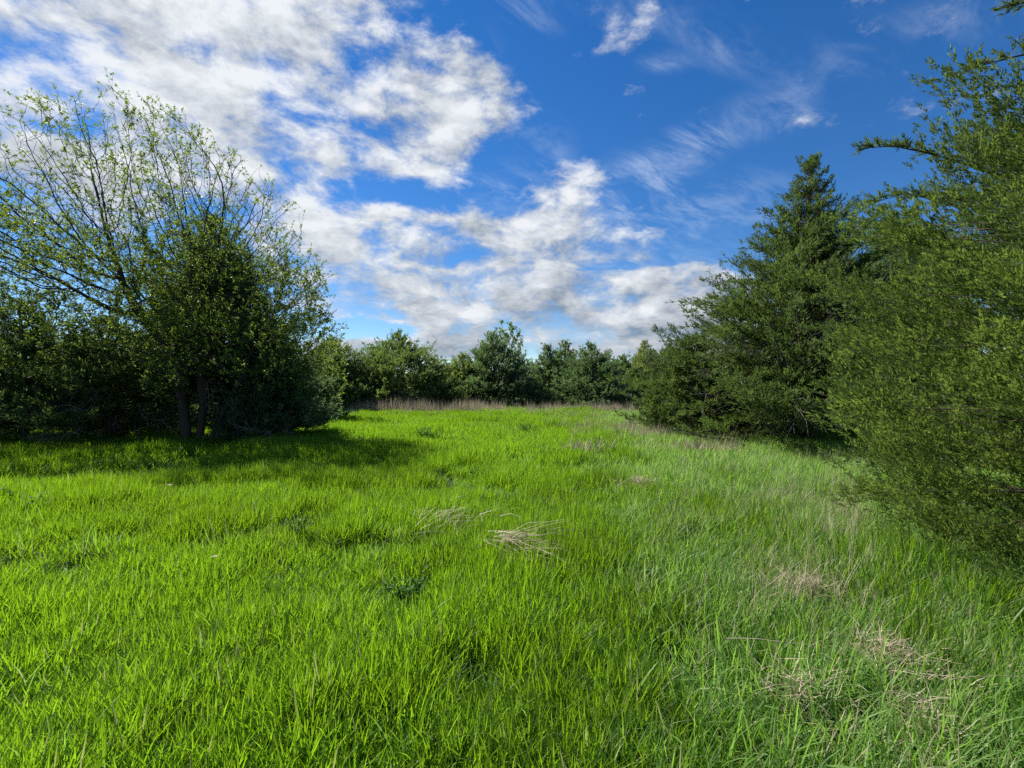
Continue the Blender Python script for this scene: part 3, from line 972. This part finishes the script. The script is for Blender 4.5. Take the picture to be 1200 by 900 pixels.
# ------------------------------------------------------------------ leafy trees
def colonise(roots, attract, step, kill, infl, seed, iters=160, bias=(.0, 0, .17)):
    """branches that grow towards points of the crown; returns nodes and parents"""
    r = np.random.default_rng(seed)
    nodes, par = [], []
    for chain in roots:
        prev = chain[0]
        for j, p in enumerate(chain[1]):
            nodes.append(np.asarray(p, float)); par.append(prev); prev = len(nodes) - 1
    A = attract.copy()
    Pn = np.array(nodes)
    D = np.linalg.norm(A[:, None] - Pn[None], axis=2)
    near = D.argmin(1); nd = D.min(1)
    for it in range(iters):
        act = nd < infl
        if not act.any():
            break
        ids = near[act]
        dirs = unit(A[act] - Pn[ids])
        acc = np.zeros((len(Pn), 3)); np.add.at(acc, ids, dirs)
        grow = np.unique(ids)
        nv = unit(unit(acc[grow]) + r.normal(0, .12, (len(grow), 3)) + np.array(bias))
        new = Pn[grow] + nv * step
        # do not grow onto an existing node
        ok = np.linalg.norm(new[:, None] - Pn[None], axis=2).min(1) > step * .35
        if not ok.any():
            break
        new, gp = new[ok], grow[ok]
        base = len(Pn)
        Pn = np.concatenate([Pn, new]); par += gp.tolist()
        d2 = np.linalg.norm(A[:, None] - new[None], axis=2)
        j = d2.argmin(1); m = d2[np.arange(len(A)), j]
        better = m < nd
        near = np.where(better, base + j, near); nd = np.where(better, m, nd)
        live = nd > kill
        A, near, nd = A[live], near[live], nd[live]
        if len(A) == 0:
            break
    return Pn, np.array(par)


def inside(poly, x, y):
    poly = np.asarray(poly, float)
    c = np.zeros(len(x), bool)
    x0, y0 = poly[-1]
    for x1, y1 in poly:
        hit = ((y1 > y) != (y0 > y)) & (x < (x0 - x1) * (y - y1) / (y0 - y1 + 1e-12) + x1)
        c ^= hit
        x0, y0 = x1, y1
    return c


def leafy_tree(base, Y, outline, roots, label, seed, n_attr, leaf, leaf_n, thick, rmin, depth=2.6, group=None, dens_fn=None, step=.22, kill=.34, fine=True, tip_r=.0035, min_limb=.035):
    r = np.random.default_rng(seed)
    root = thing('leafy_tree', base, label, 'tree', group)
    # crown as a solid: outline across the view, a rounded section along it
    W = np.array([((px - CXP) / FPX * Y - base[0], top_h(py, Y) - base[2]) for px, py in outline])
    lo, hi = W.min(0), W.max(0)
    pts = []
    tot = 0
    while tot < n_attr:
        q = r.uniform(lo, hi, (6000, 2))
        q = q[inside(W, q[:, 0], q[:, 1])]
        pts.append(q); tot += len(q)
    q = np.concatenate(pts)[:n_attr]
    cx = (lo[0] + hi[0]) / 2
    prof = np.sqrt(np.clip(1 - ((q[:, 0] - cx) / (hi[0] - lo[0]) * 1.7) ** 2, .15, 1)) * np.sqrt(np.clip(1 - ((q[:, 1] - lo[1]) / (hi[1] - lo[1])) ** 2 * .75, .1, 1))
    yy = r.uniform(-1, 1, n_attr) * depth * prof
    # keep the outline true in the view: the crown widens with distance a little
    A = np.stack([q[:, 0], yy, q[:, 1]], 1)
    Pn, par = colonise(roots, A, step, kill, 2.2, seed)
    n = len(Pn)
    child = np.zeros(n, int)
    for i in range(n):
        if par[i] >= 0: child[par[i]] += 1
    # pipe model from the ends back
    rad = np.zeros(n)
    area = np.zeros(n)
    for i in range(n - 1, -1, -1):
        if child[i] == 0: area[i] = tip_r ** thick
        rad[i] = area[i] ** (1 / thick)
        if par[i] >= 0: area[par[i]] += area[i]
    # split into chains: follow the thickest child
    best = -np.ones(n, int)
    for i in range(n):
        p = par[i]
        if p >= 0 and (best[p] < 0 or rad[i] > rad[best[p]]): best[p] = i
    starts = [i for i in range(n) if par[i] < 0 or best[par[i]] != i]
    P0, P1, R0, R1 = [], [], [], []
    for s in starts:
        chain = [par[s]] if par[s] >= 0 else []
        i = s
        while i >= 0:
            chain.append(i); i = best[i]
        rr = np.array([rad[k] for k in chain]); pp = Pn[chain]
        if par[s] >= 0: rr[0] = min(rr[0], rad[s] * 1.1)
        if rr.max() > min_limb and len(chain) > 3:
            big = max(4, int((rr > rmin).sum()))
            big = min(big, len(chain))
            V, F, T = sweep(pp[:big], rr[:big], 9, .07, seed + s)
            obj('trunk' if par[s] < 0 else 'limb', mesh('limb', V, [F, T], M_BARK), root)
            a = big - 1
        else:
            a = 0
        for k in range(a, len(chain) - 1):
            P0.append(pp[k]); P1.append(pp[k + 1]); R0.append(rr[k]); R1.append(rr[k + 1])
    # last year's shoots and the leaves on them
    thin = np.where(rad < tip_r * 2.6)[0]
    w = np.ones(len(thin))
    if dens_fn is not None:
        w = dens_fn(Pn[thin][:, 0] + base[0], Pn[thin][:, 2] + base[2])
    m = int(leaf_n / 8)
    k = thin[r.choice(len(thin), size=m, p=w / w.sum())]
    pd = unit(Pn[k] - Pn[np.maximum(par[k], 0)] + 1e-6)
    sd2 = unit(pd + r.normal(0, .45, (m, 3)) + np.array([0, 0, .6]))
    sl = r.uniform(.12, .48, m)
    e = Pn[k] + sd2 * sl[:, None]
    P0 += list(Pn[k]); P1 += list(e); R0 += [tip_r * .8] * m; R1 += [.0015] * m
    V, F = segs(np.array(P0), np.array(P1), R0, R1, 3)
    o = obj('twigs', mesh('twigs', V, [F], M_BARK), root)
    o['kind'] = 'stuff'
    i = np.repeat(np.arange(m), 8)
    nl = len(i)
    t = r.uniform(.35, 1.0, nl) ** .7
    C = Pn[k][i] + (e - Pn[k])[i] * t[:, None]
    D = unit(sd2[i] * .4 + r.normal(0, .7, (nl, 3)) + np.array([0, 0, -.15]))
    L = leaf * r.uniform(.55, 1.3, nl)
    a_, b_ = frames(D)
    th = r.uniform(0, 2 * pi, nl)[:, None]
    s_ = a_ * np.cos(th) + b_ * np.sin(th)
    nn = np.cross(s_, D)
    wd = (L * r.uniform(.38, .56, nl))[:, None]
    Lc = L[:, None]
    V = np.stack([C, C + D * Lc * .38 - s_ * wd / 2 + nn * wd * .18, C + D * Lc - nn * wd * .15, C + D * Lc * .38 + s_ * wd / 2 + nn * wd * .18], 1).reshape(-1, 3)
    b4 = (np.arange(nl) * 4)[:, None]
    F = np.concatenate([b4 + np.array([0, 1, 2]), b4 + np.array([0, 2, 3])])
    tone = np.clip(r.uniform(.0, .75, nl) + .25 * smooth_noise(C[:, 0] * 1.3, C[:, 2] * 1.3, 5), 0, 1)
    obj('crown', mesh('crown', V, [F], M_LEAF, {'tint': np.repeat(tone, 4)}, smooth=False), root)
    return root


TY = 12.4
tb = at(226, TY)


def chain(prev, pts):
    """densify a polyline of the stem"""
    pts = np.asarray(pts, float)
    out = []
    for a, b in zip(pts[:-1], pts[1:]):
        n = max(1, int(np.linalg.norm(b - a) / .22))
        out += [a + (b - a) * k / n for k in range(n)]
    out.append(pts[-1])
    return (prev, out)


OUT = [(345, 455), (366, 430), (378, 385), (376, 340), (350, 296), (334, 240), (310, 200), (268, 184), (228, 152), (186, 132), (140, 148), (100, 152), (72, 150), (46, 185), (0, 190), (-60, 215), (-110, 270), (-80, 320), (0, 318), (70, 345), (130, 385), (190, 425), (260, 440)]


def leaf_weight(x, z):
    # the lower, sunnier half is in fuller leaf than the top
    px = CXP + x / TY * FPX; py = HORIZON - (z - CAM_H) / TY * FPX
    w = .52 + 1.4 * np.clip((py - 220) / 140, 0, 1)
    w *= .15 + 2.0 * smooth_noise(x, z, 8, 1.6) ** 2
    return w


leafy_tree((tb[0], tb[1], tb[2] - .1), TY, OUT,
           [chain(-1, [(-.10, 0, 0), (-.26, .05, 1.0), (-.45, .1, 2.0), (-.8, .0, 2.8), (-1.4, -.2, 3.8)]),
            chain(-1, [(.06, .1, 0), (.22, .1, 1.1), (.12, .1, 2.1), (.26, .1, 3.1), (.2, .2, 4.2)]),
            chain(-1, [(.20, .2, 0), (.55, .25, .8), (1.1, .2, 1.8), (1.5, .1, 2.7)])],
           'spreading tree in young leaf with several dark stems and a thin airy top', 41, 10500, .066, 90000, 2.03, .012, depth=2.7, step=.16, kill=.19, tip_r=.0036, dens_fn=leaf_weight)

yb = at(18, 12.2)
OUT2 = [(90, 430), (110, 395), (100, 362), (60, 340), (20, 332), (-40, 335), (-110, 360), (-130, 420), (-60, 450), (30, 450)]
leafy_tree((yb[0], yb[1], yb[2] - .1), 12.2, OUT2, [chain(-1, [(.0, 0, 0), (.05, .0, .8), (-.1, .05, 1.6)])],
           'smaller leafy tree spreading bright young leaves over the dark bare limbed cedar', 42, 1100, .075, 15000, 2.3, .01, depth=1.8)

fb = at(598, 37)
OUT3 = [(585, 425), (575, 400), (580, 385), (592, 377), (606, 380), (613, 395), (612, 420), (600, 430)]
leafy_tree((fb[0], fb[1], fb[2] - .1), 37, OUT3, [chain(-1, [(0, 0, 0), (.05, 0, 1.6), (0, .05, 3.2)])],
           'thin leafing treetop rising behind the tallest dark cedar at the meadow end', 43, 420, .17, 2400, 2.3, .02, depth=1.2, step=.3, kill=.4, tip_r=.009, min_limb=.05)

eb = at(378, 21)
OUT4 = [(355, 470), (350, 430), (362, 405), (385, 398), (402, 412), (405, 450), (395, 475)]
leafy_tree((eb[0], eb[1], eb[2] - .1), 21, OUT4, [chain(-1, [(0, 0, 0), (.05, 0, .7), (0, .05, 1.3)])],
           'small bright leafy tree filling the gap beside the spreading tree', 44, 420, .12, 2600, 2.3, .02, depth=.9, step=.25, kill=.35, tip_r=.005, min_limb=.03)


# ------------------------------------------------------------------ single things in the grass
def straw_pile(name, px, py, label, cat, n, rad, length, seed, heading=None, rise=.12, spread=.5, width=.006, flat=1.0, h0=.18, mat=None):
    """stalks that lie or stand together"""
    r = np.random.default_rng(seed)
    Y = depth_of(py, h0)
    b = at(px, Y)
    root_z = b[2]
    a = r.uniform(0, 2 * pi, n); q = rad * np.abs(r.normal(0, .62, n))
    P = np.stack([q * np.cos(a), q * np.sin(a), h0 * r.uniform(.30, 1.08, n) if flat > .5 else np.zeros(n)], 1)
    az = r.uniform(0, 2 * pi, n) if heading is None else heading + r.normal(0, spread, n)
    L = length * r.uniform(.5, 1.2, n)
    el = r.normal(rise, .18, n)
    segn = 4
    rows = []
    side = np.stack([-np.sin(az), np.cos(az), r.normal(0, .5, n)], 1)
    side = unit(side)
    W = width * r.uniform(.6, 1.4, n)
    for s in range(segn + 1):
        wid = (W * (1 - s / segn * .75))[:, None]
        rows.append(np.stack([P - side * wid / 2, P + side * wid / 2], 1))
        e = el + r.normal(0, .12, n) - .25 * s / segn * (1 if flat > .5 else .5)
        P = P + np.stack([np.cos(az) * np.cos(e), np.sin(az) * np.cos(e), np.sin(e)], 1) * (L / segn)[:, None]
        az = az + r.normal(0, .10, n)
    V = np.concatenate(rows, 1)
    nv = 2 * (segn + 1)
    bs = (np.arange(n) * nv)[:, None]
    F = np.concatenate([bs + np.array([2 * s, 2 * s + 1, 2 * s + 3, 2 * s + 2]) for s in range(segn)])
    V = V.reshape(-1, 3)
    V[:, 2] = np.maximum(V[:, 2], .01)
    root = thing(name, (b[0], b[1], root_z), label, cat)
    o = obj('dead_blades', mesh(name, V, [F], mat or M_STRAW, {'tint': np.repeat(r.uniform(0, 1, n), nv)}), root)
    o['kind'] = 'stuff'
    return root


straw_pile('dry_stalk_bundle', 588, 622, 'flattened bundle of bleached stalks fanned out in the middle of the meadow', 'dry stalks', 170, .16, .66, 1, heading=-.35, rise=.05, spread=.24, width=.007, h0=.30)
straw_pile('dry_grass_clump', 750, 560, 'pale matted clump of dead grass where the lush grass turns rank', 'dry grass', 620, .36, .14, 2, rise=.35, width=.006, h0=.25)
straw_pile('dry_grass_tuft', 806, 585, 'small upright tuft of bleached stalks just past the pale matted clump', 'dry grass', 26, .07, .45, 3, heading=2.0, rise=1.15, spread=1.0, width=.008, flat=0)
straw_pile('dry_grass_tuft', 882, 600, 'fan of tall thin straw stems leaning together halfway to the cedars', 'dry grass', 44, .22, .62, 4, heading=2.6, rise=1.0, spread=.5, width=.006, flat=0)
straw_pile('dry_grass_clump', 945, 672, 'tan dead patch of crumpled blades just short of the near cedar', 'dry grass', 700, .30, .13, 5, rise=.45, width=.0042, h0=.23)
straw_pile('dry_grass_clump', 1035, 748, 'largest tan dead patch, broken blades sunk in the rank grass', 'dry grass', 700, .25, .13, 6, rise=.45, width=.0042, h0=.23)
straw_pile('dry_grass_clump', 932, 785, 'thin scatter of pale dead blades below the long straw stem', 'dry grass', 200, .20, .12, 7, rise=.45, width=.004, h0=.23)
straw_pile('dry_grass_clump', 520, 598, 'pale windblown sweep of bent grass behind the stalk bundle', 'dry grass', 170, .60, .26, 8, heading=.3, rise=.35, spread=.7, width=.006, h0=.24)
straw_pile('dry_grass_clump', 1075, 812, 'small bleached tuft of dead blades lowest in the rank grass', 'dry grass', 140, .13, .12, 9, rise=.45, width=.004, h0=.22)


def straw_stem(p, q, label, seed, w=.0022):
    """one long stem between two points of the grass tops (column, row)"""
    r = np.random.default_rng(seed)
    A = np.array(at(p[0], depth_of(p[1], .30))); A[2] += .30
    B = np.array(at(q[0], depth_of(q[1], .31))); B[2] += .31
    t = np.linspace(0, 1, 9)[:, None]
    P = A + (B - A) * t + np.array([0, 0, .015]) * np.sin(t * pi) + r.normal(0, .004, (9, 3))
    P -= A
    V, F, T = sweep(P, np.linspace(w, w * .45, 9), 5, .05, seed)
    o = obj('straw_stem', mesh('straw_stem', V, [F, T], M_STRAW, {'tint': np.full(len(V), .7)}), None, tuple(A))
    tag(o, label, 'straw stem')


straw_stem((850, 739), (955, 752), 'long bleached stem lying level across the rank grass above the thin scatter of dead blades', 1)
straw_stem((878, 695), (965, 632), 'long straw stem slanting up beside the tan dead patch near the cedar', 2)
straw_stem((1105, 784), (1200, 774), 'long straw stem lying across the rank grass beyond the largest dead patch', 3)
straw_stem((1040, 735), (1075, 700), 'short straw stem sticking up out of the largest dead patch', 4)


def pale_leaf(px, py, label, seed, size=.05, h=.27):
    r = np.random.default_rng(seed)
    Y = depth_of(py, h)
    b = np.array(at(px, Y)); b[2] += h
    u = np.linspace(-1, 1, 7); v = np.linspace(0, 1, 9)
    U, Vv = np.meshgrid(u, v)
    w = np.sin(Vv * pi) ** .7 * .42
    X = U * w; Yy = Vv - .5; Z = .35 * X ** 2 * 3 + .3 * (Vv - .5) ** 2 + r.normal(0, .012, X.shape)
    ca = r.uniform(0, 2 * pi)
    P = np.stack([X * math.cos(ca) - Yy * math.sin(ca), X * math.sin(ca) + Yy * math.cos(ca), Z], -1).reshape(-1, 3) * size
    i = np.arange(6)[None] + (np.arange(8) * 7)[:, None]
    F = np.stack([i, i + 1, i + 8, i + 7], -1).reshape(-1, 4)
    o = obj('fallen_leaf', mesh('fallen_leaf', P, [F], M_STRAW, {'tint': np.full(len(P), .9)}), None, tuple(b))
    tag(o, label, 'leaf')


pale_leaf(252, 645, 'pale curled dead leaf caught on the bright sunny grass', 1, .05)
pale_leaf(200, 570, 'pale dead leaf resting where the shade of the leafy tree ends', 2, .08)
pale_leaf(211, 528, 'whitish dead leaf caught upright in the shade before the leafy stems', 3, .10)


def weed_clump(px, py, label, seed, n=60, rad=.22, h=.34, leaf=.07):
    """a knot of broad leaved weeds: stems from one crown, leaves all the way up"""
    r = np.random.default_rng(seed)
    b = at(px, depth_of(py, .2))
    root = thing('weed_clump', b, label, 'weed')
    ns = max(6, n // 7)
    az = r.uniform(0, 2 * pi, ns); sp = rad * r.uniform(.2, 1, ns)
    A = np.stack([.12 * sp * np.cos(az), .12 * sp * np.sin(az), np.zeros(ns)], 1)
    B = np.stack([sp * np.cos(az), sp * np.sin(az), h * r.uniform(.6, 1.1, ns)], 1)
    V, F = segs(A, B, np.full(ns, .005), np.full(ns, .002), 4)
    o = obj('stems', mesh('stems', V, [F], M_WEED, {'tint': np.full(len(V), .3)}), root); o['kind'] = 'stuff'
    i = r.integers(0, ns, n); t = r.uniform(.25, 1.0, n)[:, None]
    C = A[i] + (B[i] - A[i]) * t
    a2 = r.uniform(0, 2 * pi, n)
    D = unit(np.stack([np.cos(a2), np.sin(a2), r.uniform(-.3, .7, n)], 1))
    sd_ = unit(np.cross(D, np.array([0, 0, 1.])))
    up = np.cross(sd_, D)
    L = (leaf * r.uniform(.6, 1.3, n))[:, None]
    V = np.stack([C, C + D * L * .35 - sd_ * L * .26 + up * L * .08, C + D * L * .7 - sd_ * L * .2, C + D * L - up * L * .12, C + D * L * .7 + sd_ * L * .2, C + D * L * .35 + sd_ * L * .26 + up * L * .08], 1).reshape(-1, 3)
    q = (np.arange(n) * 6)[:, None]
    F = np.concatenate([q + np.array([0, 1, 2, 5]), q + np.array([5, 2, 3, 4])])
    o = obj('leaves', mesh('leaves', V, [F], M_WEED, {'tint': np.repeat(r.uniform(0, 1, n), 6)}, smooth=False), root); o['kind'] = 'stuff'


weed_clump(500, 508, 'dark leafy weed clump in the sunny grass just past the tree shade', 1, 160, .55, .42, .10)
weed_clump(618, 503, 'low spreading weed clump in the bright grass before the dry stems', 2, 140, .60, .36, .10)
weed_clump(478, 672, 'dark weed clump sunk in a hollow of the lush grass', 3, 90, .20, .26, .06)
weed_clump(25, 592, 'pale sheened weed clump beside the tree shade', 4, 150, .50, .40, .07)
weed_clump(705, 545, 'weed clump between the bright grass and the pale matted clump', 5, 90, .35, .36, .07)
weed_clump(560, 545, 'small weed clump in the middle of the bright swath', 6, 70, .28, .36, .07)
weed_clump(350, 610, 'dark leafy weed clump amid the lush grass short of the shade', 7, 80, .25, .32, .06)
